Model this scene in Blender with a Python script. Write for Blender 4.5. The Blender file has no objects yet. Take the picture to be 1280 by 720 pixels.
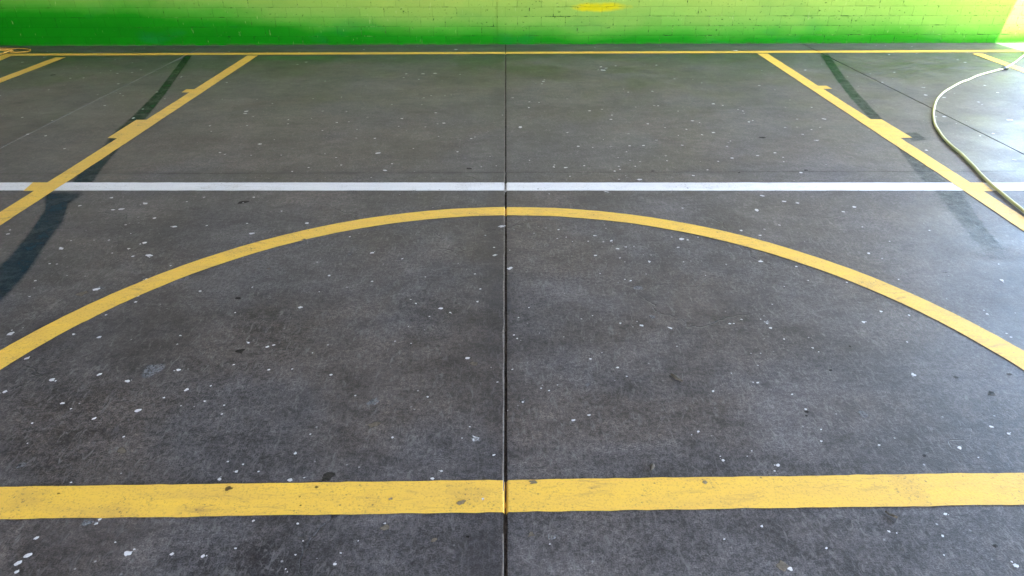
import bpy, bmesh, math, random
from mathutils import Vector, noise

random.seed(11)
S = bpy.context.scene
COL = S.collection

# ------------------------------------------------------------------ survey of the court
CAM_H = 1.309; PITCH = math.radians(29.9); YAW = 0.0081; FPX = 853.0

def at(px, py):
    """photo pixel (1280 x 720) -> point on the court floor (z = 0)"""
    u = (px-640)/FPX; v = (360-py)/FPX
    s, c = math.sin(YAW), math.cos(YAW); sp, cp = math.sin(PITCH), math.cos(PITCH)
    dx = s*cp + u*c + v*s*sp
    dy = c*cp - u*s + v*c*sp
    dz = -sp + v*cp
    t = -CAM_H/dz
    return (dx*t, dy*t)

# ------------------------------------------------------------------ helpers
def link(name, me, mat=None, parent=None):
    o = bpy.data.objects.new(name, me); COL.objects.link(o)
    if mat: me.materials.append(mat)
    if parent: o.parent = parent
    return o

def from_bm(name, bm, mat=None, parent=None, smooth=False):
    me = bpy.data.meshes.new(name)
    bm.to_mesh(me); bm.free()
    if smooth:
        for p in me.polygons: p.use_smooth = True
    return link(name, me, mat, parent)

def box(bm, x0, x1, y0, y1, z0, z1):
    vs = [bm.verts.new(p) for p in ((x0,y0,z0),(x1,y0,z0),(x1,y1,z0),(x0,y1,z0),(x0,y0,z1),(x1,y0,z1),(x1,y1,z1),(x0,y1,z1))]
    for f in ((3,2,1,0),(4,5,6,7),(0,1,5,4),(1,2,6,5),(2,3,7,6),(3,0,4,7)):
        bm.faces.new([vs[i] for i in f])

class Nodes:
    def __init__(self, name):
        self.m = bpy.data.materials.new(name); self.m.use_nodes = True
        self.t = self.m.node_tree; self.n = self.t.nodes
        self.bsdf = self.n['Principled BSDF']
        self.co = self.n.new('ShaderNodeTexCoord').outputs['Object']
    def new(self, kind, **kw):
        n = self.n.new(kind)
        for k, v in kw.items():
            if k.startswith('_'): setattr(n, k[1:], v)
        return n
    def lk(self, a, b): self.t.links.new(a, b)
    def val(self, sock, v):
        if hasattr(v, 'is_linked') or isinstance(v, bpy.types.NodeSocket): self.lk(v, sock)
        else: sock.default_value = v
    def mapping(self, scale=(1,1,1), loc=(0,0,0), rot=(0,0,0), src=None):
        n = self.n.new('ShaderNodeMapping'); self.lk(src or self.co, n.inputs['Vector'])
        n.inputs['Scale'].default_value = scale; n.inputs['Location'].default_value = loc; n.inputs['Rotation'].default_value = rot
        return n.outputs[0]
    def noise(self, scale, detail=2, rough=.5, dist=0, vec=None):
        n = self.n.new('ShaderNodeTexNoise'); self.lk(vec or self.co, n.inputs['Vector'])
        n.inputs['Scale'].default_value = scale; n.inputs['Detail'].default_value = detail
        n.inputs['Roughness'].default_value = rough; n.inputs['Distortion'].default_value = dist
        return n.outputs['Fac']
    def voronoi(self, scale, vec=None, feature='F1', rnd=1):
        n = self.n.new('ShaderNodeTexVoronoi'); n.feature = feature; self.lk(vec or self.co, n.inputs['Vector'])
        n.inputs['Scale'].default_value = scale; n.inputs['Randomness'].default_value = rnd
        return n
    def rng(self, v, a, b, c=0., d=1., smooth=False):
        n = self.n.new('ShaderNodeMapRange'); n.clamp = True
        if smooth: n.interpolation_type = 'SMOOTHSTEP'
        self.val(n.inputs[0], v)
        for i, x in enumerate((a, b, c, d)): self.val(n.inputs[i+1], x)
        return n.outputs[0]
    def math(self, op, a, b=0., c=0.):
        n = self.n.new('ShaderNodeMath'); n.operation = op
        self.val(n.inputs[0], a); self.val(n.inputs[1], b); self.val(n.inputs[2], c)
        return n.outputs[0]
    def mix(self, f, a, b, blend='MIX'):
        n = self.n.new('ShaderNodeMix'); n.data_type = 'RGBA'; n.blend_type = blend
        self.val(n.inputs[0], f); 
        self.val(n.inputs[6], a if isinstance(a, bpy.types.NodeSocket) else (*a, 1) if len(a) == 3 else a)
        self.val(n.inputs[7], b if isinstance(b, bpy.types.NodeSocket) else (*b, 1) if len(b) == 3 else b)
        return n.outputs[2]
    def sep(self, v=None):
        n = self.n.new('ShaderNodeSeparateXYZ'); self.lk(v or self.co, n.inputs[0]); return n.outputs
    def comb(self, x, y, z):
        n = self.n.new('ShaderNodeCombineXYZ')
        for i, v in enumerate((x, y, z)): self.val(n.inputs[i], v)
        return n.outputs[0]
    def bump(self, h, dist=.002, strength=1., prev=None):
        n = self.n.new('ShaderNodeBump'); self.lk(h, n.inputs['Height'])
        n.inputs['Distance'].default_value = dist; n.inputs['Strength'].default_value = strength
        if prev: self.lk(prev, n.inputs['Normal'])
        return n.outputs[0]
    def out(self, color=None, rough=None, normal=None, **kw):
        if color is not None: self.val(self.bsdf.inputs['Base Color'], color if isinstance(color, bpy.types.NodeSocket) else (*color, 1))
        if rough is not None: self.val(self.bsdf.inputs['Roughness'], rough)
        if normal is not None: self.lk(normal, self.bsdf.inputs['Normal'])
        for k, v in kw.items(): self.val(self.bsdf.inputs[k.replace('_', ' ')], v)
        return self.m

# ------------------------------------------------------------------ materials
JX = [-9.15, -6.08, -3.03, -0.006, 3.02, 6.07]    # joints across the court
JY = [-8.5, -0.5, 3.54]                                      # joints along the court

def floor_material():
    N = Nodes('worn_sealed_concrete')
    xyz0 = N.sep()[1]
    big = N.noise(.9, 5, .6, .6)
    mid = N.noise(3.2, 6, .65, .8, N.mapping((.8, 1.3, 1), (3, 1, 0)))
    blot = N.noise(2.4, 5, .62, .5, N.mapping((.9, 1.2, 1), (7, 2, 0)))
    streak = N.noise(9, 5, .7, .3, N.mapping((.8, 1.3, 1), (1, 5, 0), (0, 0, .25)))
    fine = N.noise(75, 4, .75)
    grain = N.noise(260, 2, .6)
    fib = N.noise(60, 3, .7, 1.5, N.mapping((1, .35, 1), (0, 0, 0), (0, 0, .6)))
    t = N.math('ADD', N.math('MULTIPLY', big, .30), N.math('MULTIPLY', mid, .30))
    t = N.math('ADD', t, N.math('MULTIPLY', blot, .25))
    t = N.math('ADD', t, N.math('MULTIPLY', streak, .15))
    scr = N.noise(16, 5, .72, .8, N.mapping((.8, 1.2, 1), (3, 7, 0), (0, 0, -.2)))
    t2 = N.math('ADD', N.math('MULTIPLY', t, .72), N.math('MULTIPLY', scr, .28))
    base = N.rng(t2, .42, .60)
    col = N.mix(base, (.022, .0205, .0218), (.100, .093, .0915))
    # brown-grey worn areas against bluish sealed ones
    hue = N.rng(N.noise(1.3, 3, .5, .5, N.mapping(loc=(11, 4, 0))), .44, .58)
    col = N.mix(hue, N.mix(1., col, (.96, .98, 1.06), 'MULTIPLY'), N.mix(1., col, (1.07, .99, .95), 'MULTIPLY'))
    col = N.mix(N.rng(fine, .38, .62), N.mix(1., col, (.52, .52, .53), 'MULTIPLY'), N.mix(1., col, (1.65, 1.63, 1.60), 'MULTIPLY'))
    col = N.mix(N.rng(grain, .36, .64), N.mix(1., col, (.50, .50, .50), 'MULTIPLY'), N.mix(1., col, (1.6, 1.6, 1.6), 'MULTIPLY'))
    col = N.mix(N.rng(fib, .54, .70, 0, .75), col, (.15, .145, .145))
    # pale scuffed drifts, brownish, drawn out across the court
    dr = N.noise(2.1, 7, .74, .25, N.mapping((1, 1.15, 1), (21, 3, 0), (0, 0, .12)))
    col = N.mix(N.rng(dr, .50, .66, 0, .50), col, N.mix(.5, N.mix(1., col, (2.1, 2.0, 1.98), 'MULTIPLY'), (.125, .115, .113)))
    dk = N.noise(1.7, 7, .74, .3, N.mapping((1, 1.1, 1), (2, 31, 0), (0, 0, -.1)))
    col = N.mix(N.rng(dk, .48, .66, 0, .75), col, N.mix(1., col, (.40, .40, .43), 'MULTIPLY'))
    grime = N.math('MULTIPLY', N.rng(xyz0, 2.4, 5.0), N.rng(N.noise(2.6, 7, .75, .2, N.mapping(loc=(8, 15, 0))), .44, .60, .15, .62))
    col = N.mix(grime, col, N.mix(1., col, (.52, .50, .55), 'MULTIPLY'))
    # smooth, darker trowelled margin on the left of every long joint
    xyz = N.sep()
    fx = N.math('PINGPONG', N.math('ADD', xyz[0], 12.2-.07+.006), 3.05/2)
    wob = N.math('MULTIPLY', N.math('SUBTRACT', N.noise(2.5, 4, .6), .5), .10)
    near = N.rng(N.math('ABSOLUTE', N.math('ADD', N.math('SUBTRACT', N.math('WRAP', N.math('ADD', xyz[0], .045), 1.525, -1.525), 0.), wob)), .01, .10, 1, 0, True)
    patchy = N.rng(N.noise(1.1, 2, .5, 0, N.mapping(loc=(0, 9, 0))), .4, .6, .25, .8)
    col = N.mix(N.math('MULTIPLY', near, patchy), col, N.mix(.35, N.mix(1., col, (.5, .5, .54), 'MULTIPLY'), (.026, .026, .031)))
    # dirt held along the cross joint
    dy = N.math('ABSOLUTE', N.math('SUBTRACT', xyz[1], JY[2]))
    left = N.rng(xyz[0], -.3, .4, 1., .35)
    dirt = N.math('MULTIPLY', N.rng(dy, .006, .055, .75, 0, True), N.math('MULTIPLY', N.rng(N.noise(6, 4, .7), .35, .6), left))
    col = N.mix(dirt, col, (.028, .028, .030))
    # green spray paint drifted onto the floor in front of the wall
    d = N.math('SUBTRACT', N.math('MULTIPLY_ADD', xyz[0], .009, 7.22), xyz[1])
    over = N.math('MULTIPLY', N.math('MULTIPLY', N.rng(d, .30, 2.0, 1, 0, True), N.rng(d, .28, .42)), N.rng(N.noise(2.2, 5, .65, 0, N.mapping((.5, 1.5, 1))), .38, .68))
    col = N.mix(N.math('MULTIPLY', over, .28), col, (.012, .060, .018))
    foot_lift = N.math('MULTIPLY', N.rng(d, .24, .36, 1, 0), N.rng(N.noise(5, 4, .7, 0, N.mapping((.4, 2, 1), (2, 2, 0))), .36, .60, .25, .95))  # grey-brown strip by the wall, lightened against its shade and green reflection
    col = N.mix(foot_lift, col, (.105, .088, .085))
    spill = N.math('MULTIPLY', N.rng(N.math('ABSOLUTE', N.math('SUBTRACT', d, .62)), .02, .14, 1, 0, True),
                   N.rng(N.math('ABSOLUTE', N.math('ADD', xyz[0], 1.95)), .1, .55, 1, 0, True))
    col = N.mix(N.math('MULTIPLY', spill, N.rng(fine, .3, .6, .3, .7)), col, (.015, .12, .01))
    # tiny pale specks
    v = N.voronoi(26, N.mapping((1, 1, 0)))
    sp = N.math('MULTIPLY', N.rng(v.outputs['Distance'], .05, .10, 1, 0), N.rng(N.noise(5, 2, .5), .48, .6))
    cs = N.n.new('ShaderNodeSeparateColor'); N.lk(v.outputs['Color'], cs.inputs[0])
    sp = N.math('MULTIPLY', sp, N.rng(cs.outputs[0], .56, .62))
    col = N.mix(N.math('MULTIPLY', sp, .7), col, (.45, .45, .47))
    # hairline cracks
    vc = N.voronoi(1.1, N.mapping((1, 1, 0), (2.3, .4, 0), src=None), 'DISTANCE_TO_EDGE')
    wv = N.n.new('ShaderNodeVectorMath'); wv.operation = 'ADD'
    nz = N.n.new('ShaderNodeTexNoise'); nz.inputs['Scale'].default_value = 4; nz.inputs['Detail'].default_value = 5; N.lk(N.co, nz.inputs['Vector'])
    sc = N.n.new('ShaderNodeVectorMath'); sc.operation = 'SCALE'; sc.inputs['Scale'].default_value = .35; N.lk(nz.outputs['Color'], sc.inputs[0])
    N.lk(N.co, wv.inputs[0]); N.lk(sc.outputs[0], wv.inputs[1])
    m2 = N.mapping((1, 1, 0), src=wv.outputs[0]); N.lk(m2, vc.inputs['Vector'])
    crack = N.math('MULTIPLY', N.rng(vc.outputs['Distance'], .0008, .0035, 1, 0), N.rng(N.noise(1.6, 3, .6, 0, N.mapping(loc=(5, 5, 0))), .53, .63))
    col = N.mix(N.math('MULTIPLY', crack, .6), col, (.02, .02, .022))
    rough = N.rng(t, .42, .60, .40, .58)
    rough = N.math('ADD', rough, N.math('MULTIPLY', N.math('SUBTRACT', fine, .5), .25))
    nb = N.bump(N.math('ADD', N.math('MULTIPLY', fine, .7), N.math('MULTIPLY', grain, .4)), .0016, .8)
    nb = N.bump(mid, .004, .25, nb)
    nb = N.bump(N.math('MULTIPLY', crack, -1.), .002, .8, nb)
    return N.out(col, rough, nb, Specular_IOR_Level=.42)

def paint_material(name, base, worn, stain, grime=.35):
    N = Nodes(name)
    fine = N.noise(170, 3, .7)
    lay = N.noise(9, 4, .6, .3, N.mapping((.35, 2.6, 1)))
    patch = N.noise(5.5, 5, .65)
    col = N.mix(N.rng(lay, .3, .7), base, worn)
    col = N.mix(N.math('MULTIPLY', N.rng(patch, .54, .72), grime), col, stain)
    col = N.mix(N.rng(fine, .54, .66, 0, .45), col, stain)
    sc = N.noise(22, 5, .75, .6, N.mapping((.5, 2.2, 1), (4, 4, 0)))
    col = N.mix(N.math('MULTIPLY', N.rng(sc, .53, .68), N.rng(N.noise(2.2, 3, .6), .45, .60, .1, .75)), col, stain)
    thin = N.math('MULTIPLY', N.rng(N.noise(110, 4, .8), .57, .66), N.rng(patch, .46, .62, .1, .9))
    col = N.mix(thin, col, (.11, .09, .06))
    pits = N.voronoi(60, N.mapping((1, 1, 0)))
    cs = N.n.new('ShaderNodeSeparateColor'); N.lk(pits.outputs['Color'], cs.inputs[0])
    pit = N.math('MULTIPLY', N.rng(pits.outputs['Distance'], .12, .22, 1, 0), N.rng(cs.outputs[1], .88, .9))
    col = N.mix(N.math('MULTIPLY', pit, N.rng(patch, .45, .55, .15, .75)), col, (.09, .07, .04))
    nb = N.bump(N.math('ADD', N.math('MULTIPLY', fine, .6), N.noise(85, 4, .75)), .0010, .7)
    return N.out(col, N.rng(fine, .3, .7, .45, .62), nb)

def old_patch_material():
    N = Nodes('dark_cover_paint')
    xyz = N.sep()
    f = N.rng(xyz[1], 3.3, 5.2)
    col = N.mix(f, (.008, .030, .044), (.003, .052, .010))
    col = N.mix(N.math('MULTIPLY', N.rng(xyz[0], 1, 2), N.rng(xyz[1], 4.2, 3.2)), col, (.020, .070, .066))  # near right part coloured paler, imitating sheen and haze
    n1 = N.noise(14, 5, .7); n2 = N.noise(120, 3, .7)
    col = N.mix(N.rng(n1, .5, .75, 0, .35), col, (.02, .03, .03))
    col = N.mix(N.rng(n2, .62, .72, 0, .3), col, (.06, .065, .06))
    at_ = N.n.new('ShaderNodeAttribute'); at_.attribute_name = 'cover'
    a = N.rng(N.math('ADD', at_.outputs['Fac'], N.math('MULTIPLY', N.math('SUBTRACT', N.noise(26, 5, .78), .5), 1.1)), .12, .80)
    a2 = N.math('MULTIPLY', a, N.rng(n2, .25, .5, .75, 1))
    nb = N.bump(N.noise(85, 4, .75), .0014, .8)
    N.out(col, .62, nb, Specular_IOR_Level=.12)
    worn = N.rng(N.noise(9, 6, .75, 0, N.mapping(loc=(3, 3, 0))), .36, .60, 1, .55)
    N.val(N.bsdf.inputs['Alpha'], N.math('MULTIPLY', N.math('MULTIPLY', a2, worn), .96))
    return N.m

def wall_material():
    N = Nodes('spray_painted_brick')
    xyz = N.sep()
    z = xyz[2]; x = xyz[0]
    uv = N.comb(x, z, 0.)
    wn = N.n.new('ShaderNodeTexNoise'); wn.inputs['Scale'].default_value = 5; wn.inputs['Detail'].default_value = 3; N.lk(N.co, wn.inputs['Vector'])
    br = N.n.new('ShaderNodeTexBrick')
    dis = N.n.new('ShaderNodeVectorMath'); dis.operation = 'MULTIPLY_ADD'
    N.lk(wn.outputs['Color'], dis.inputs[0]); dis.inputs[1].default_value = (.016, .011, 0); N.lk(uv, dis.inputs[2])
    N.lk(dis.outputs[0], br.inputs['Vector'])
    br.inputs['Scale'].default_value = 1; br.inputs['Brick Width'].default_value = .24; br.inputs['Row Height'].default_value = .0905
    br.inputs['Mortar Size'].default_value = .0042; br.inputs['Mortar Smooth'].default_value = .35
    br.inputs['Color1'].default_value = (.35, .35, .35, 1); br.inputs['Color2'].default_value = (.65, .65, .65, 1)
    mort = br.outputs['Fac']
    # paint fills the joints unevenly; the left of the wall is nearly smooth
    keep = N.rng(N.noise(3.5, 4, .7, 0, N.mapping((.9, 1, 3.5))), .44, .60, .03, .8)
    side = N.rng(x, -4.0, -1.6, .06, 1)
    pil = N.math('MULTIPLY', N.math('GREATER_THAN', x, -.085), N.math('LESS_THAN', x, .06))
    nopil = N.math('SUBTRACT', 1., pil)
    m = N.math('MULTIPLY', N.math('MULTIPLY', mort, keep), N.math('MULTIPLY', side, nopil))
    # the colour of the spray paint: deep green at the foot fading to yellow-green, fade higher at the left
    cloud = N.noise(1.3, 4, .55, .3, N.mapping((.8, 1, 1.6)))
    puffs = N.noise(4.5, 3, .5, .2, N.mapping((.6, 1, 1.5), (4, 0, 2)))
    zz = N.math('ADD', z, N.math('MULTIPLY', N.math('SUBTRACT', cloud, .5), -.24))
    zz = N.math('ADD', zz, N.math('MULTIPLY', N.math('SUBTRACT', puffs, .5), -.07))
    lift = N.rng(x, -4.5, -.9, .27, 0.)
    zz = N.math('SUBTRACT', zz, lift)
    cr = N.n.new('ShaderNodeValToRGB'); N.lk(N.rng(zz, -.05, .55), cr.inputs[0])
    e = cr.color_ramp.elements
    e[0].position = 0; e[0].color = (.001, .22, .001, 1)
    e[1].position = 1; e[1].color = (.36, .58, .12, 1)
    for p, c in ((.17, (.006, .27, .004)), (.30, (.06, .38, .028)), (.48, (.17, .47, .07)), (.75, (.26, .54, .09))):
        k = e.new(p); k.color = (*c, 1)
    col = cr.outputs[0]
    teal = N.math('MULTIPLY', N.rng(N.noise(1.9, 3, .5, 0, N.mapping((1, 1, 2), (3, 0, 8))), .58, .78), N.rng(z, .05, .45, .55, .1))
    col = N.mix(teal, col, (.008, .22, .06))
    lime = N.math('MULTIPLY', N.rng(x, 2.6, 4.8), N.rng(z, .02, .25, .2, .8))
    col = N.mix(N.math('MULTIPLY', lime, .30), col, (.22, .56, .015))
    # the yellow cloud right of the pier
    dx = N.math('DIVIDE', N.math('SUBTRACT', x, .93), .30); dz = N.math('DIVIDE', N.math('SUBTRACT', z, .352), .050)
    r2 = N.math('ADD', N.math('MULTIPLY', dx, dx), N.math('MULTIPLY', dz, dz))
    r2 = N.math('ADD', r2, N.math('MULTIPLY', N.math('SUBTRACT', N.noise(11, 4, .6), .5), 1.5))
    col = N.mix(N.rng(r2, .1, 1.15, .9, 0, True), col, (.52, .62, .0))
    # chips, drips, per-brick variation
    col = N.mix(.16, col, N.mix(1., col, br.outputs['Color'], 'OVERLAY'))
    fine = N.noise(60, 4, .7)
    col = N.mix(N.rng(fine, .3, .75, 0, .35), col, N.mix(1., col, (.72, .85, .7), 'MULTIPLY'))
    chipn = N.noise(16, 5, .75, 0, N.mapping((1, 1, 1.3)))
    dark = N.math('MULTIPLY', m, N.rng(chipn, .50, .60))
    col = N.mix(N.math('MULTIPLY', dark, .5), col, (.012, .07, .01))
    holes = N.math('MULTIPLY', N.rng(N.noise(38, 3, .6, .4, N.mapping((1, 1, 1.4))), .66, .71), N.rng(side, 0, 1, .25, 1))
    col = N.mix(N.math('MULTIPLY', holes, .75), col, (.012, .09, .01))
    gash = N.math('MULTIPLY', N.math('MULTIPLY', N.rng(mort, .2, .7), N.math('MULTIPLY', N.rng(side, 0, 1, .4, 1), nopil)), N.rng(N.noise(7, 3, .6, 0, N.mapping((1.2, 1, 4.5), (9, 0, 3))), .60, .66))
    col = N.mix(gash, col, (.004, .05, .004))
    hl = N.math('MULTIPLY', m, N.rng(chipn, .47, .38))
    col = N.mix(N.math('MULTIPLY', hl, .35), col, (.42, .72, .25))
    strk = N.math('MULTIPLY', N.rng(N.noise(26, 3, .55, 0, N.mapping((1.6, 1, .42), rot=(0, .25, 0))), .68, .75), .35)
    col = N.mix(strk, col, (.35, .62, .22))
    col = N.mix(1., col, (.60, .43, .50), 'MULTIPLY')
    # unseen upper wall made cream to cut its green bounce light
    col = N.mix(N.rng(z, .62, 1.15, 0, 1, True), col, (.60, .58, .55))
    # patchy darker band just above the floor
    col = N.mix(N.math('MULTIPLY', N.rng(z, .0, .022, 1, 0), N.rng(N.noise(12, 3, .6), .35, .6)), col, (.03, .06, .02))
    nb = N.bump(N.math('MULTIPLY', m, -1.), .004, .7)
    nb = N.bump(N.math('ADD', N.math('MULTIPLY', fine, .6), chipn), .003, .5, nb)
    nb = N.bump(N.math('MULTIPLY', holes, -1.), .006, .8, nb)
    return N.out(col, .75, nb, Specular_IOR_Level=.06)

def faded(name, color, full, grain_scale=90, rough=.7, var=.3):
    """stain or dried splat whose rim breaks up and thins out ('cover' = how thick it lies)"""
    N = Nodes(name)
    n = N.noise(grain_scale, 4, .7)
    dark = tuple(c*(1-var) for c in color); lite = tuple(min(1, c*(1+var)) for c in color)
    at_ = N.n.new('ShaderNodeAttribute'); at_.attribute_name = 'cover'
    a = N.math('MULTIPLY_ADD', N.math('SUBTRACT', n, .5), 1.5, at_.outputs['Fac'])
    N.out(N.mix(N.rng(n, .35, .65), dark, lite), rough, N.bump(n, .001))
    N.val(N.bsdf.inputs['Alpha'], N.math('MULTIPLY', N.rng(a, .05, .60), full))
    return N.m

def plain(name, color, rough=.6, var=.25, scale=30, bump=.001, **kw):
    N = Nodes(name)
    n = N.noise(scale, 4, .65)
    dark = tuple(c*(1-var) for c in color); lite = tuple(min(1, c*(1+var)) for c in color)
    return N.out(N.mix(N.rng(n, .3, .7), dark, lite), rough, N.bump(n, bump), **kw)

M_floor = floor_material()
M_yellow = paint_material('yellow_line_paint', (.80, .50, .060), (.70, .43, .075), (.36, .21, .07))
M_white = paint_material('white_line_paint', (.74, .74, .77), (.66, .66, .69), (.42, .41, .40), .35)
M_patch = old_patch_material()
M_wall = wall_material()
M_ground = plain('pale_bounce_yard', (.38, .36, .33), .85, .3, 40, .004)  # unseen yard, made pale so sunlight bounces off it
M_ceiling = plain('painted_soffit', (.38, .36, .34), .8, .08, 4)
M_side = plain('unseen_wall_grey', (.20, .19, .18), .8, .2, 6)
M_lip = plain('chipped_joint_edge', (.15, .135, .13), .75, .4, 90, .002)
M_lip2 = plain('pale_joint_edge', (.20, .20, .20), .75, .3, 90, .002)
M_drop = faded('dried_dropping', (.56, .56, .59), .95, 150, .7, .12)
M_ochre = faded('ochre_stain', (.15, .125, .095), .75)
M_greyst = faded('pale_grey_stain', (.17, .17, .18), .62)
M_darkst = faded('dark_stain', (.022, .018, .013), .72)
M_twig = plain('dry_leaf_scrap', (.045, .035, .025), .7, .4, 90, .002)
M_hose = plain('cream_hose_rubber', (.50, .50, .24), .45, .08, 20, .0006)
M_fit = plain('black_hose_fitting', (.02, .02, .02), .4, .3, 30)
M_hosey = plain('yellow_hose_rubber', (.30, .17, .025), .5, .15, 25, .0006)

# ------------------------------------------------------------------ ground, court floor
def ground():
    bm = bmesh.new()
    R = 400
    vs = [bm.verts.new((x, y, -.032)) for x, y in ((-R,-R),(R,-R),(R,R),(-R,R))]
    bm.faces.new(vs)
    o = from_bm('ground', bm, M_ground); o['kind'] = 'structure'
ground()

WY = lambda x: 7.225 + .0088*x          # foot of the back wall

def jit(x, y, a): return a*noise.noise(Vector((x*23.1+.3, y*23.1, 4.2)))*1.0 + a*1.2*noise.noise(Vector((x*5+8, y*5, 1.7)))

def slab(bm, x0, x1, y0, y1, gl, gr, gb, gt):
    """one cast bay; its edges wander a little, its rim drops away by 3 cm"""
    pts = []
    st = .025
    def edge(a, b, fn):
        n = max(2, int(math.dist(a, b)/st))
        for i in range(n):
            f = i/n
            pts.append(fn(a[0]+(b[0]-a[0])*f, a[1]+(b[1]-a[1])*f))
    edge((x0, y0), (x1, y0), lambda x, y: (x, y+gb+jit(x, y, .0012)))
    edge((x1, y0), (x1, y1), lambda x, y: (x-gr+jit(x+1, y, .0026), y))
    edge((x1, y1), (x0, y1), lambda x, y: (x, y-gt+jit(x, y+2, .0012)))
    edge((x0, y1), (x0, y0), lambda x, y: (x+gl+jit(x-2, y, .0012), y))
    top = [bm.verts.new((x, y, 0)) for x, y in pts]
    cx, cy = (x0+x1)/2, (y0+y1)/2
    low = [bm.verts.new((x, y, -.03)) for x, y in pts]
    bm.faces.new(top)
    n = len(top)
    for i in range(n):
        bm.faces.new((top[i], low[i], low[(i+1) % n], top[(i+1) % n]))

bm = bmesh.new()
ys = JY + [7.6]
for i in range(len(JX)-1):
    for j in range(len(ys)-1):
        half = .0050 if abs(JX[i]) < .1 else .0045
        halfr = .0050 if abs(JX[i+1]) < .1 else .0045
        gl = half if JX[i] > -3.1 else .0012      # the joints at the left have almost closed up
        gr = halfr if JX[i+1] > -3.1 else .0012
        slab(bm, JX[i], JX[i+1], ys[j], ys[j+1], gl, gr, .0016, .0016)
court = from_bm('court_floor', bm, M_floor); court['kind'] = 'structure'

def lip(xc, side, y0, y1, w, keep):
    """pale chipped rim beside a joint"""
    bm = bmesh.new(); prev = None
    y = y0
    while y < y1:
        k = noise.noise(Vector((xc, y*2.1, 9.)))
        ww = w*(.75+.7*noise.noise(Vector((xc+3, y*9, 2.))))
        ok = k > keep
        a = xc+side*((.0046 if abs(xc) < .1 else .0012) + .0012*noise.noise(Vector((y*17, 1, 1))))
        p = (bm.verts.new((a, y, .0004)), bm.verts.new((a+side*ww*.5, y, .0014)), bm.verts.new((a+side*ww, y, .0003)))
        if prev and ok:
            bm.faces.new((prev[0], p[0], p[1], prev[1])); bm.faces.new((prev[1], p[1], p[2], prev[2]))
        prev = p; y += .012
    for v in [v for v in bm.verts if not v.link_faces]: bm.verts.remove(v)
    bmesh.ops.recalc_face_normals(bm, faces=bm.faces)
    for f in bm.faces:
        if f.normal.z < 0: f.normal_flip()
    return bm
bm = bmesh.new(); bm.faces.new([bm.verts.new(p) for p in ((-9.1,-8.4,-.029),(6.0,-8.4,-.029),(6.0,7.5,-.029),(-9.1,7.5,-.029))])
from_bm('sub_base', bm, plain('black_joint_filler', (.012, .010, .009), .9), court)
def joint_dirt():
    bm = bmesh.new(); prev = None; y = -.45
    while y < 7.2:
        h = -.0070+.007*noise.noise(Vector((y*7, 3, 1)))+.005*noise.noise(Vector((y*31, 3, 1)))
        row = [bm.verts.new((-.006+x, y, h+d+.004*noise.noise(Vector((x*300, y*40, 5))))) for x, d in ((-.012, .003), (-.003, -.001), (.002, -.002), (.012, .001))]
        for v in row[:1]+row[3:]: v.co.z = min(v.co.z, -.002)
        if prev:
            for k in range(3): bm.faces.new((prev[k], prev[k+1], row[k+1], row[k]))
        prev = row; y += .011
    return bm
from_bm('joint_dirt', joint_dirt(), plain('packed_joint_dirt', (.045, .036, .030), .95, .6, 120, .002), court)
from_bm('joint_edge', lip(-.006, -1, -.45, 7.2, .0062, -.22), M_lip, court)
from_bm('joint_edge', lip(-3.03, 1, -.45, 7.2, .0075, -.30), M_lip2, court)

# ------------------------------------------------------------------ painted lines
def dip(x, y, z):
    for j in JX:
        d = abs(x-j)
        if d < .012: z -= .011*math.exp(-(d/.0036)**2)
    d = abs(y-JY[2])
    if d < .008: z -= .004*math.exp(-(d/.0012)**2)
    return z

def stripe(path, w, z, closed=False, edge=.0024):
    """a painted band of width w down a path of floor points, sagging into the joints it crosses"""
    P = []
    for a, b in zip(path, path[1:]):
        L = math.dist(a, b); n = max(1, int(L/.03))
        ts = [i/n for i in range(n)]
        for k, js in ((0, JX), (1, [JY[2]])):
            if abs(b[k]-a[k]) < 1e-6: continue
            for j in js:
                t0 = (j-a[k])/(b[k]-a[k])
                for s in range(-7, 8):
                    t = t0 + s*.0016/L
                    if 0 < t < 1: ts.append(t)
        for t in sorted(ts): P.append((a[0]+(b[0]-a[0])*t, a[1]+(b[1]-a[1])*t))
    P.append(path[-1])
    bm = bmesh.new(); prev = None
    for i, p in enumerate(P):
        q0 = P[max(0, i-1)]; q1 = P[min(len(P)-1, i+1)]
        dx, dy = q1[0]-q0[0], q1[1]-q0[1]; L = math.hypot(dx, dy) or 1
        nx, ny = -dy/L, dx/L
        row = []
        for s in (-1, -.33, .33, 1):
            e = 0
            if abs(s) == 1: e = edge*noise.noise(Vector((p[0]*30+s*7, p[1]*30, z*999)))+edge*.8*noise.noise(Vector((p[0]*6+s*3, p[1]*6, 3)))
            x = p[0]+nx*(s*w/2+e); y = p[1]+ny*(s*w/2+e)
            row.append(bm.verts.new((x, y, dip(x, y, z))))
        if prev:
            for k in range(3): bm.faces.new((prev[k], row[k], row[k+1], prev[k+1]))
        prev = row
    bmesh.ops.recalc_face_normals(bm, faces=bm.faces)
    if sum(f.normal.z for f in bm.faces) < 0:
        for f in bm.faces: f.normal_flip()
    return bm

def extend(a, b, ea, eb):
    L = math.dist(a, b); ux, uy = (b[0]-a[0])/L, (b[1]-a[1])/L
    return [(a[0]-ux*ea, a[1]-uy*ea), (b[0]+ux*eb, b[1]+uy*eb)]

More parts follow.
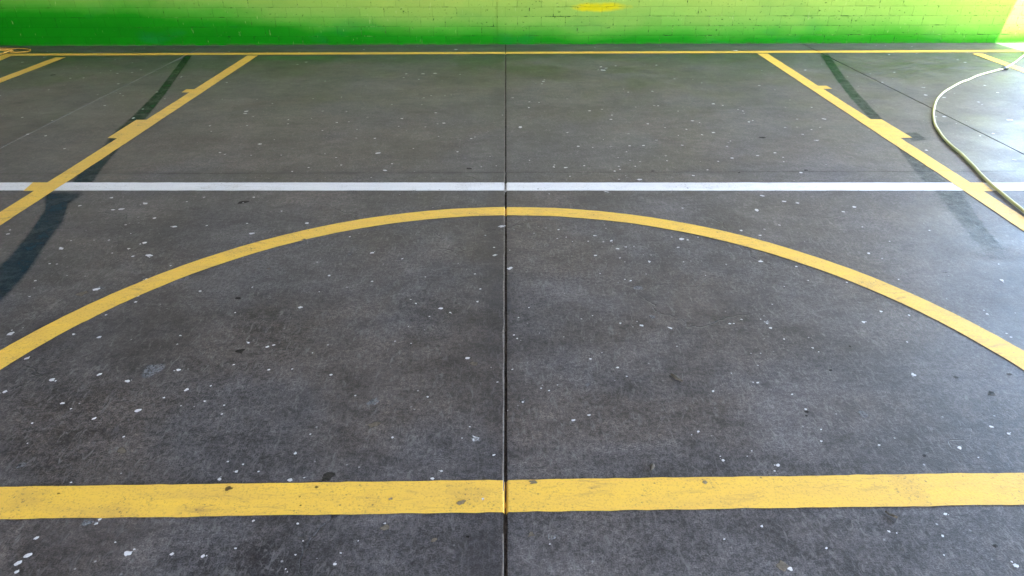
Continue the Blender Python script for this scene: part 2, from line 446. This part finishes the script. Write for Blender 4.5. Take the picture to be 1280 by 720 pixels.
Z_W, Z_Y, Z_B = .0011, .0017, .0031
o = from_bm('white_line', stripe(extend(at(0, 233.2), at(1280, 233.4), 5, 5), .112, Z_W), M_white, court); o['label'] = 'thick white line painted straight across the court'
base = extend(at(0, 68.6), at(1280, 63.9), 0.05, 1.0)
base[0] = at(4, 68.6)
o = from_bm('baseline', stripe(base, .098, Z_Y+.0003), M_yellow, court); o['label'] = 'yellow line parallel to the foot of the green wall'
o = from_bm('free_throw_line', stripe(extend(at(0, 628.8), at(1280, 610.8), 1.1, 1.1), .106, Z_Y), M_yellow, court); o['label'] = 'wide yellow line across the front of the court'
o = from_bm('lane_line', stripe([at(316, 69.6), at(100, 210), extend(at(100, 210), at(0, 274), 0, 1.6)[1]], .098, Z_Y+.0007), M_yellow, court); o['label'] = 'yellow lane line on the left'
o = from_bm('lane_line', stripe([at(953, 67.2), at(1208, 233), extend(at(1208, 233), at(1280, 280.5), 0, 1.6)[1]], .098, Z_Y+.0007), M_yellow, court); o['label'] = 'yellow lane line on the right'
o = from_bm('outer_line', stripe(extend(at(76, 71.8), at(0, 101), 0, 6), .098, Z_Y+.0007), M_yellow, court); o['label'] = 'outer yellow line on the far left'
o = from_bm('outer_line', stripe(extend(at(1222, 67.4), at(1280, 88.5), 0, 6), .098, Z_Y+.0007), M_yellow, court); o['label'] = 'outer yellow line on the far right'
o = from_bm('sideline', stripe(extend(at(9, 69.2), at(0, 73.2), 0.02, 6), .098, Z_Y), M_yellow, court)
cx, cy, R = .010, 1.262, 1.748
arc = [(cx+R*math.cos(math.radians(a)), cy+R*math.sin(math.radians(a))) for a in [i*1.0 for i in range(2, 179)]]
o = from_bm('key_arc', stripe(arc, .098, Z_Y+.0004), M_yellow, court); o['label'] = 'yellow half circle'

def poly(pts, z, parent, name, mat):
    bm = bmesh.new()
    f = bm.faces.new([bm.verts.new((x, y, z)) for x, y in pts])
    f.normal_update()
    if f.normal.z < 0: f.normal_flip()
    return from_bm(name, bm, mat, parent)
for name, px in (('lane_tick', [(233,112),(246,112),(240,116),(227,116)]),
                 ('lane_block', [(170.5,150.3),(186,150.3),(150,173.6),(134.5,173)]),
                 ('lane_tick', [(41.5,228.6),(64,228.6),(46,239.2),(29.5,239.2)]),
                 ('lane_tick', [(1020,107.6),(1033,107.6),(1040,111.4),(1026,111.4)]),
                 ('lane_block', [(1086,149.5),(1102,149.7),(1140,172.6),(1122,173.2)]),
                 ('lane_tick', [(1204,228.8),(1228,228.8),(1241,239.6),(1220,239.6)])):
    poly([at(*p) for p in px], Z_B, court, name, M_yellow)

# dark paint that covers the old slanting lines
def cover(left, right, name='painted_out_line', thick=1., fade=None):
    """strip between two edges; 'cover' runs 0 at the rim to 1 inside"""
    L = [at(*p) for p in left]; Rr = [at(*p) for p in right]
    def walk(P, n):
        d = [0]
        for a, b in zip(P, P[1:]): d.append(d[-1]+math.dist(a, b))
        out = []
        for i in range(n+1):
            s = d[-1]*i/n
            k = max(j for j in range(len(d)) if d[j] <= s+1e-9); k = min(k, len(P)-2)
            t = (s-d[k])/(d[k+1]-d[k])
            out.append((P[k][0]+(P[k+1][0]-P[k][0])*t, P[k][1]+(P[k+1][1]-P[k][1])*t))
        return out
    n = 90; A = walk(L, n); B = walk(Rr, n)
    bm = bmesh.new(); lay = bm.verts.layers.float.new('cover'); rows = []
    fr = (-.12, .0, .12, .5, .88, 1., 1.12); cv = (0, .35, 1, 1, 1, .35, 0)
    for i in range(n+1):
        row = []
        endf = min(1, min(i, n-i)/4)
        for f, c in zip(fr, cv):
            v = bm.verts.new((A[i][0]+(B[i][0]-A[i][0])*f, A[i][1]+(B[i][1]-A[i][1])*f, .0008))
            v[lay] = c*(.2+.8*endf)*(thick if fade is None else thick+(fade-thick)*i/n); row.append(v)
        rows.append(row)
    for a, b in zip(rows, rows[1:]):
        for k in range(len(fr)-1):
            f = bm.faces.new((a[k], a[k+1], b[k+1], b[k]))
            f.normal_update()
            if f.normal.z < 0: f.normal_flip()
    return from_bm(name, bm, M_patch, court)
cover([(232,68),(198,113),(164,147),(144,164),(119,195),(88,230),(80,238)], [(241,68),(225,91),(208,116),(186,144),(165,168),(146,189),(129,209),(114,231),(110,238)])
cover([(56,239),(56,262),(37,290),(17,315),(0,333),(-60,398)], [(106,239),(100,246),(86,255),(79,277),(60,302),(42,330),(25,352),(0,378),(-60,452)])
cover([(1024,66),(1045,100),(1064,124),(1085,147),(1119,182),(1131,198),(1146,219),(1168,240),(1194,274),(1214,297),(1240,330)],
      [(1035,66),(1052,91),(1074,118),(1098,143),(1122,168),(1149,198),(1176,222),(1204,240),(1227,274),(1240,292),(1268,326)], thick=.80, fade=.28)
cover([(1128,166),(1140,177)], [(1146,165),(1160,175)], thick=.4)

# ------------------------------------------------------------------ droppings, stains and scraps on the floor
def blob(bm, x, y, r, z, stretch=1., ang=0., rough=.35, strength=1.):
    n = 11; ph = random.random()*99
    lay = bm.verts.layers.float.get('cover') or bm.verts.layers.float.new('cover')
    c = bm.verts.new((x, y, z+min(r*.12, .0006))); c[lay] = strength
    ring = []; mid = []
    for i in range(n):
        a = 2*math.pi*i/n
        rr = r*(1+rough*1.6*noise.noise(Vector((math.cos(a)*1.3+ph, math.sin(a)*1.3, ph))) + random.uniform(-rough, rough)*.35)
        u, v = rr*math.cos(a)*stretch, rr*math.sin(a)
        X, Y = u*math.cos(ang)-v*math.sin(ang), u*math.sin(ang)+v*math.cos(ang)
        ring.append(bm.verts.new((x+X*1.12, y+Y*1.12, z))); ring[-1][lay] = 0
        mid.append(bm.verts.new((x+X*.72, y+Y*.72, z+min(r*.08, .0004)))); mid[-1][lay] = strength*.92
    for i in range(n):
        j = (i+1) % n
        bm.faces.new((c, mid[i], mid[j])); bm.faces.new((mid[i], ring[i], ring[j], mid[j]))

def crop(pts, ox, oy, sc): return [(ox+p[0]/sc, oy+p[1]/sc, (p[2] if len(p) > 2 else 8)/sc) for p in pts]
A = crop([(30,157,12),(415,22,12),(450,65,18),(420,67,12),(540,43,20),(695,37,8),(760,20,9),(945,20,12),(905,40,5),(1048,72,8),(575,98,12),(468,123,8),(487,155,6),(650,130,16),(770,126,10),(920,118,9),(938,155,18),(1143,117,16),(1130,178,14),(265,182,7),(350,180,6),(405,180,7),(538,190,18),(495,240,16),(555,237,28),(418,228),(185,268,12),(212,269,11),(250,312,6),(318,314,7),(132,331,12),(110,390,9),(360,363,28),(635,275,12),(745,370,16),(940,355,10),(1180,262,9),(1225,312,18),(1188,372,7),(395,458,14),(505,410,16),(515,388,12),(275,530,14),(370,541,18),(100,620,18),(40,528,30),(45,515,8),(672,535,12),(660,567,9),(875,450,8),(1117,430,24),(925,562,16),(995,577,18),(1018,571,14),(1220,570,9),(1163,600,10),(870,644,14),(1000,662,15),(1088,660,12),(1232,681,17),(665,663,22),(650,666,10),(370,680,18),(195,700,26),(475,705,22),(700,660,5),(545,325,16)], 0, 240, 2.977)
Bq = crop([(22,48,8),(105,108,22),(217,130,13),(303,198,10),(147,150,6),(105,214,14),(487,187,10),(507,243,17),(497,290,15),(425,147,6),(558,88,10),(617,98,7),(623,163,15),(248,282,9),(268,297,11),(360,315,20),(395,330,15),(318,345,9),(240,382,8),(300,395,6),(190,437,9),(250,445,10),(460,500,24),(547,535,9),(627,542,11),(42,640,11),(312,645,12),(688,312,9),(650,349,8),(632,414,11),(645,427,12),(658,434,5),(727,407,6),(818,421,8),(798,22,10),(827,50,8),(793,55,6),(707,35,6),(850,66,6),(908,65,7),(931,44,9),(965,67,8),(995,63,16),(1018,93,13),(935,118,15),(1027,127,11),(1045,142,7),(1079,84,7),(848,120,5),(953,185,9),(1124,187,8),(1045,207,10),(1067,212,15),(1020,220,7),(1028,370,14),(1108,379,18),(1075,384,8),(925,342,8),(917,503,14),(1018,535,16),(1052,568,9),(733,612,12),(763,621,13),(795,600,9),(1220,50,8),(1255,57,18),(1243,88,13),(1263,142,9),(960,480,7)], 430, 280, 2.977)
Cq = crop([(10,57,14),(67,50,7),(228,25,14),(298,43,12),(370,5,8),(678,12,8),(928,25,8),(702,110,15),(780,65,6),(752,129,8),(813,207,9),(300,140,20),(433,159,14),(388,233,7),(477,211,12),(343,300,10),(620,218,12),(13,142,8),(95,192,7),(185,372,14),(200,371,10),(228,356,12),(337,388,17),(300,355,8),(387,429,10),(493,462,11),(516,477,8),(748,327,16),(682,366,18),(852,340,12),(845,440,9),(870,563,20),(865,558,12),(300,482,7),(264,482,6),(290,527,8),(288,592,16),(272,590,9),(122,623,14),(417,635,12),(467,690,14),(1197,210,20),(1130,322,10),(1142,336,14),(1215,408,10),(1232,422,12),(1247,332,7),(1185,150,9)], 850, 280, 2.977)
Dq = crop([(18,30,18),(232,73,18),(265,93,10),(513,100,24),(350,130,18),(120,147,13),(103,222,9),(265,367,9),(695,22,20),(785,8,14),(610,52,13),(762,65,14),(835,80,14),(826,113,13),(460,198,14),(1155,188,10),(1100,259,17),(848,290,12),(905,300,13),(880,327,17),(962,327,12),(818,355,20),(1080,358,22),(1133,350,12),(360,520,16),(372,505,14),(135,575,18),(103,639,26),(68,668,28),(64,700,20),(477,630,34),(640,634,18),(756,642,20),(878,613,13),(943,510,14),(1107,521,15),(1128,585,9),(1245,670,15),(430,590,9),(1100,637,9),(1070,700,8),(1180,650,6)], 0, 480, 2.977)
Eq = crop([(428,45,9),(568,200,16),(262,188,9),(697,48,9),(855,160,10),(826,202,8),(945,265,14),(750,325,16),(717,353,18),(353,672,17),(375,630,10),(1153,597,9),(1150,26,10),(1052,68,14),(1240,136,18),(205,636,8),(170,690,8),(440,585,8)], 300, 480, 2.977)
Fq = crop([(122,29,12),(68,178,15),(43,190,9),(467,95,13),(525,170,9),(525,214,13),(740,228,12),(364,303,20),(352,325,12),(267,250,9),(250,270,6),(160,285,18),(150,270,8),(1040,238,20),(1222,186,16),(1157,160,16),(1110,275,8),(777,550,12),(806,556,8),(987,485,16),(977,566,14),(304,530,13),(545,612,12),(165,578,10),(1250,677,24),(410,690,24),(982,638,8),(738,456,12)], 850, 480, 2.977)
Gq = crop([(240,321,18),(548,235,12),(595,232,8),(490,267,10),(628,262,8),(713,357,20),(740,426,16),(942,196,11),(975,237,14),(950,240,8),(808,219,11),(795,250,6),(1085,299,12),(1100,293,10),(1030,352,11),(768,162,8),(892,40,13),(940,38,16),(825,40,12),(815,55,10),(875,62,9),(185,190,18),(228,142,6),(40,248,10),(45,270,8),(435,415,9),(545,375,8),(500,360,7),(1125,412,7),(1185,408,7),(1160,370,7),(625,297,7),(700,298,12),(955,290,6),(925,127,9),(980,127,7),(1040,42,8),(390,2,8),(565,405,10),(80,355,10),(100,362,8),(205,366,7),(325,365,8)], 250, 80, 3.2)
Hq = crop([(365,25,26),(355,12,12),(378,17,14),(415,8,9),(125,70,13),(120,80,10),(130,64,9),(70,152,9),(108,155,8),(310,188,13),(360,182,8),(395,222,13),(400,205,10),(543,240,14),(495,173,7),(585,168,9),(805,160,14),(843,167,9),(697,262,12),(750,235,8),(805,275,14),(963,227,7),(265,330,13),(323,335,9),(365,303,7),(470,328,11),(525,327,14),(458,352,8),(222,275,9),(215,415,15),(432,422,9),(493,410,11),(472,386,8),(615,368,8),(620,388,9),(782,424,11),(860,330,10),(825,390,8),(880,377,16),(1052,356,13),(1085,374,7),(1087,392,7),(1198,263,9),(1140,253,6),(1232,254,9),(1198,174,10),(725,447,12),(232,450,10),(510,463,18),(455,448,7),(70,386,9),(170,405,9),(578,5,12),(650,60,8)], 640, 80, 3.2)
Iq = [(88,98,3),(147,92,3),(148,105,3),(131,132,3.5),(35,168,3.5),(28,147,3),(57,170,4),(81,186,3.5),(154,120,2.5),(28,78,3),(360,155,3),(373,66,4),(686,54,4),(570,62,4),(455,62,3),(470,66,3),(1180,122,4),(1247,116,4),(1231,107,3),(1157,119,4),(1180,146,4),(1262,150,7),(1268,200,5),(1158,188,4),(1225,170,3),(1197,75,3),(1206,78,3),(1103,103,3),(1001,216,5),(953,245,5),(980,252,5),(1068,259,5),(945,262,4),(1054,265,4),(997,254,4)]
spots = A+Bq+Cq+Dq+Eq+Fq+Gq+Hq+Iq
bm = bmesh.new(); n_spots = 0
for px, py, w in spots:
    x, y = at(px, py)
    k = (math.hypot(x, y, CAM_H))/850
    r = w*.5*k*(.60 if y < 2.6 else .80)
    ang = random.uniform(-.5, 1.1)
    blob(bm, x, y, r, .0012, random.uniform(1.0, 1.4), ang, .32, random.uniform(.6, 1.15) if w < 6 else 1.15)
    if w > 5 and random.random() < .5:
        a = random.uniform(0, 6.28)
        blob(bm, x+math.cos(a)*r*1.8, y+math.sin(a)*r*1.8, r*random.uniform(.2, .45), .0012)
random.seed(5)
for i in range(2600):
    x = random.uniform(-8.5, 8.5); y = random.uniform(-3, 7.15)
    dens = noise.noise(Vector((x*.55, y*.55, 3)))+.5*noise.noise(Vector((x*2, y*2, 8)))
    if random.random() > (.22 if y < 2.5 else .40)+dens: continue
    r = random.lognormvariate(math.log(.0046), .42)
    if y > 2.5: r *= 1.25
    blob(bm, x, y, r, .0012, random.uniform(1, 1.8), random.uniform(0, 3.1), .45, random.uniform(.35, .95))
o = from_bm('bird_droppings', bm, M_drop, court); o['kind'] = 'stuff'; o['label'] = 'white flecks dried onto the dark floor'

def stains(name, mat, pts, z=.0009, rough=.4, stretch=1.25):
    bm = bmesh.new()
    for px, py, w in pts:
        x, y = at(px, py); k = math.hypot(x, y, CAM_H)/850
        zz = z
        blob(bm, x, y, w*.5*k*.95, zz, stretch, random.uniform(-.4, .8), rough)
    for v in bm.verts: v.co.z = min(v.co.z, z+.0004)
    o = from_bm(name, bm, mat, court); o['kind'] = 'stuff'
random.seed(8)
stains('ochre_stains', M_ochre, [(336,336,4),(103,367,11),(592.5,455,8),(468,531,12),(481,660,10),(664,668,8),(979,707,14),(152,564,10),(543,675,7)])
stains('pale_stains', M_greyst, [(192,463,24),(26,582,9),(110,653,9),(123,361,8),(466,503,11),(797,360,10),(815,396,8),(734,481,7),(653,502,7),(437,318,7),(689,671,9),(1080,518,12),(285,576,6),(372,305,8),(1180,340,6)])
stains('dark_stains', M_darkst, [(300,439,10),(409.5,596,13),(297,373,6),(585,671,4),(304,253,9),(1008,515,4),(1038,463,4),(1155,570,4),(1008,520,3),(1062,433,3),(1244,683,4),(1240,492,7),(1262,468,5),(1195,472,4),(953,172,6),(586,211,6),(1007,213,4),(66,94,5),(1117,160,3),(816,214,3),(924,216,3)])
stains('line_stains', M_darkst, [(285.5,612,7),(74,618,2.5),(375,622,2),(376,633,2.5),(396,610,4)], .0033)
stains('line_scuffs', M_ochre, [(577,629,8),(488.5,625,4),(380,300,4),(666,604,7),(881,604,5),(314,312,2),(300,290,2)], .0036, .5, 1.4)

def scrap(name, label, px, py, length, ang, pts):
    """dry curled leaf or bark scrap lying on the floor"""
    x, y = at(px, py)
    bm = bmesh.new(); n = 9; rows = []
    for i in range(n):
        t = i/(n-1); w = length*.20*math.sin(math.pi*min(1, t*.9+.07))*(1+.4*noise.noise(Vector((t*6, pts, 0))))
        c = (t-.5)*length; h = .004+.006*math.sin(t*3.1+pts)**2
        rows.append([bm.verts.new((c, -w, h*.4+.0015)), bm.verts.new((c+.002, 0, h)), bm.verts.new((c, w, h*.5+.0015)), bm.verts.new((c+.001, 0, .0008))])
    for a, b in zip(rows, rows[1:]):
        for k in range(4): bm.faces.new((a[k], b[k], b[(k+1) % 4], a[(k+1) % 4]))
    bm.faces.new(rows[0]); bm.faces.new(rows[-1][::-1])
    bmesh.ops.recalc_face_normals(bm, faces=bm.faces)
    o = from_bm(name, bm, M_twig, None, True)
    o.location = (x, y, .001); o.rotation_euler.z = ang
    o['label'] = label; o['category'] = 'leaf'; o['group'] = 'dry leaf scraps on the court'
scrap('dry_leaf', 'dark dry leaf scrap lying on the bare floor inside the yellow arc', 845.5, 473.5, .045, -.9, 1)
scrap('dry_leaf', 'small brown leaf scrap on the floor just in front of the wide yellow line', 1113, 645, .028, -.8, 2)
scrap('dry_leaf', 'dark curled leaf scrap just behind the wide yellow line', 815, 585, .030, 1.2, 3)

# ------------------------------------------------------------------ wall, roof
def wall():
    bm = bmesh.new()
    x0, x1 = -9.15, 5.46  # right end stopped just out of view to limit green bounce
    vs = [(x0, WY(x0)), (x1, WY(x1)), (x1, WY(x1)+.23), (x0, WY(x0)+.23)]
    lo = [bm.verts.new((x, y, 0)) for x, y in vs]; hi = [bm.verts.new((x, y, 2.798)) for x, y in vs]
    bm.faces.new(hi); bm.faces.new(lo[::-1])
    for i in range(4): bm.faces.new((lo[i], lo[(i+1) % 4], hi[(i+1) % 4], hi[i]))
    bmesh.ops.recalc_face_normals(bm, faces=bm.faces)
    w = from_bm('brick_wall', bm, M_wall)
    w['label'] = 'brick wall sprayed in bright greens along the back of the court'; w['category'] = 'wall'
    # flush pier covering the joint in the wall
    bm = bmesh.new(); box(bm, -.086, .062, WY(0)-.007, WY(0)-.001, .004, 2.79)
    bmesh.ops.bevel(bm, geom=list(bm.edges), offset=.002, segments=2, affect='EDGES')
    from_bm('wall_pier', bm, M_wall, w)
wall()

SUN_EL = math.radians(50); TANX = .18          # light falls .18 sideways for each metre down
EDGE = at(1250, 55.5)[0]
BACK = -7.0; HT = 2.8
def shelter():
    bm = bmesh.new()
    box(bm, -9.6, EDGE+TANX*HT, BACK, 7.9, HT, HT+.3)
    o = from_bm('ceiling', bm, M_ceiling); o['kind'] = 'structure'
    bm = bmesh.new(); box(bm, -9.6, -9.2, BACK, 7.9, -.03, HT-.003)  # unseen wall, added to close off light from the left
    o = from_bm('unseen_wall_left', bm, M_side); o['kind'] = 'structure'
shelter()

# ------------------------------------------------------------------ hoses
def tube(name, pts, rad, mat, parent=None, seg=10):
    """round hose swept along a smoothed path of (x, y, z)"""
    P = [Vector(p) for p in pts]
    Q = []
    for i in range(len(P)-1):
        p0 = P[max(0, i-1)]; p1 = P[i]; p2 = P[i+1]; p3 = P[min(len(P)-1, i+2)]
        n = max(3, int((p2-p1).length/.015))
        for k in range(n):
            t = k/n
            Q.append(.5*((2*p1)+(p2-p0)*t+(2*p0-5*p1+4*p2-p3)*t*t+(3*p1-p0-3*p2+p3)*t**3))
    Q.append(P[-1])
    bm = bmesh.new(); prev = None
    for i, q in enumerate(Q):
        d = (Q[min(i+1, len(Q)-1)]-Q[max(0, i-1)]).normalized()
        s = d.cross(Vector((0, 0, 1))).normalized(); u = s.cross(d)
        ring = [bm.verts.new(q+(s*math.cos(a)+u*math.sin(a))*rad) for a in [2*math.pi*k/seg for k in range(seg)]]
        if prev:
            for k in range(seg): bm.faces.new((prev[k], prev[(k+1) % seg], ring[(k+1) % seg], ring[k]))
        else: bm.faces.new(ring[::-1])
        prev = ring
    bm.faces.new(prev)
    bmesh.ops.recalc_face_normals(bm, faces=bm.faces)
    return from_bm(name, bm, mat, parent, True)

hp = [(1560,600),(1450,440),(1372,352),(1322,302),(1280,264.4),(1266.6,253.7),(1255,244),(1243,234),(1233.6,225.5),(1224,216),(1218,209),(1210,201),(1200.5,191.5),(1189,182),(1179,172),(1171.4,161),(1168,153.6),(1166.5,144),(1167,138),(1168.6,130),(1172,123),(1180.5,114.7),(1190.6,108.6),(1201,103),(1211,99.5),(1221,95),(1238,90),(1254.6,85.7),(1262,82),(1270,77),(1279,70),(1296,61)]
HR = .0082
path = []
for px, py in hp:
    x, y = at(px, py)
    d = math.hypot(x, y); k = 1-HR/CAM_H           # the pixel shows the middle of the hose, one radius above the floor
    path.append((x*k, y*k, HR+.0015))
e = path[-1]; path += [(e[0]+.8, e[1]-.12, HR), (e[0]+2.0, e[1]-.5, HR)]
hose = tube('garden_hose', path, HR, M_hose)
hose['label'] = 'long pale cream hose curving over the floor at the right'; hose['category'] = 'hose'
cxp, cyp = at(1254.6, 85.7)
def fitting():
    bm = bmesh.new()
    d = Vector((path[28][0]-path[26][0], path[28][1]-path[26][1], 0)).normalized()
    q = Vector(path[27])
    s = d.cross(Vector((0, 0, 1)))
    prof = [(-.032, .0115), (-.030, .0145), (-.012, .0145), (-.010, .018), (.010, .018), (.012, .0145), (.030, .0145), (.032, .0115)]
    prev = None
    for t, r in prof:
        ring = [bm.verts.new(q+d*t+(s*math.cos(a)+Vector((0, 0, 1))*math.sin(a))*r) for a in [math.pi*k/8 for k in range(16)]]
        if prev:
            for k in range(16): bm.faces.new((prev[k], prev[(k+1) % 16], ring[(k+1) % 16], ring[k]))
        prev = ring
    # locking lever on the side towards the court
    b2 = bmesh.new()
    bmesh.ops.recalc_face_normals(bm, faces=bm.faces)
    b2.free()
    for f in ((-.004, .004),):
        p = [q-s*.016*sgn+d*a+Vector((0, 0, z)) for sgn in (-1, -2.2) for a in (-.008, .008) for z in (-.005, .006)]
        v = [bm.verts.new(x) for x in p]
        for idx in ((0,1,3,2),(4,6,7,5),(0,4,5,1),(2,3,7,6),(0,2,6,4),(1,5,7,3)): bm.faces.new([v[i] for i in idx])
    bmesh.ops.recalc_face_normals(bm, faces=bm.faces)
    return from_bm('coupling', bm, M_fit, hose)
fitting()

yp = [(-150,74,.01),(-90,62,.01),(-40,60.4,.01),(-6,60.2,.01),(16,60.5,.01),(30,60.9,.01),(36.5,61.8,.01),(38,63.1,.01),(33.5,64.7,.01),(24,65.2,.01),(14,64.9,.012),(6,63.6,.018),(0,62.6,.026),(-20,61.6,.030),(-34,62.6,.028),(-26,63.8,.028),(-8,63.2,.030),(6,62.2,.034),(14.5,62.0,.034),(15.5,62.9,.030),(8,65.0,.020),(0,67.6,.010),(-30,76,.009),(-90,96,.009),(-190,120,.009)]
ypath = []
for px, py, z in yp:
    x, y = at(px, py); k = 1-z/CAM_H
    ypath.append((x*k, min(y*k, WY(x)-.02), z))
yh = tube('coiled_hose', ypath, .0058, M_hosey)
yh['label'] = 'thin yellow hose looped on the floor against the green wall'; yh['category'] = 'hose'

# ------------------------------------------------------------------ light
W = bpy.data.worlds.new('World'); S.world = W; W.use_nodes = True
nt = W.node_tree; bg = nt.nodes['Background']
sky = nt.nodes.new('ShaderNodeTexSky'); sky.sky_type = 'NISHITA'; sky.sun_disc = False
c = math.sin(SUN_EL); a = TANX*c; b = math.sqrt(1-c*c-a*a)      # direction of travel (-a, +b, -c)
sky.sun_elevation = SUN_EL
to_sun = Vector((a, -b, c))
sky.sun_rotation = math.atan2(to_sun.x, to_sun.y)
sky.air_density = 1.0; sky.dust_density = 1.5; sky.ozone_density = 1.0
bg.inputs['Strength'].default_value = .15
nt.links.new(sky.outputs[0], bg.inputs['Color'])
sl = bpy.data.lights.new('sun', 'SUN'); sl.energy = 4.0; sl.angle = math.radians(.5); sl.color = (1, .95, .88)
so = bpy.data.objects.new('sun', sl); COL.objects.link(so)
so.rotation_euler = to_sun.to_track_quat('Z', 'Y').to_euler(); so.location = (8, -8, 12)

# ------------------------------------------------------------------ camera
cd = bpy.data.cameras.new('camera'); cam = bpy.data.objects.new('camera', cd); COL.objects.link(cam)
cd.sensor_width = 36; cd.sensor_fit = 'HORIZONTAL'; cd.lens = FPX/1280*36
cd.clip_start = .05; cd.clip_end = 1500
cam.location = (0, 0, CAM_H); cam.rotation_euler = (math.pi/2-PITCH, 0, -YAW)
S.camera = cam

S.view_settings.view_transform = 'Standard'; S.view_settings.look = 'None'
S.view_settings.gamma = 1; S.view_settings.exposure = 4.25
S.view_settings.use_curve_mapping = False
S.render.engine = 'CYCLES'
S.cycles.max_bounces = 6; S.cycles.diffuse_bounces = 4; S.cycles.transparent_max_bounces = 8
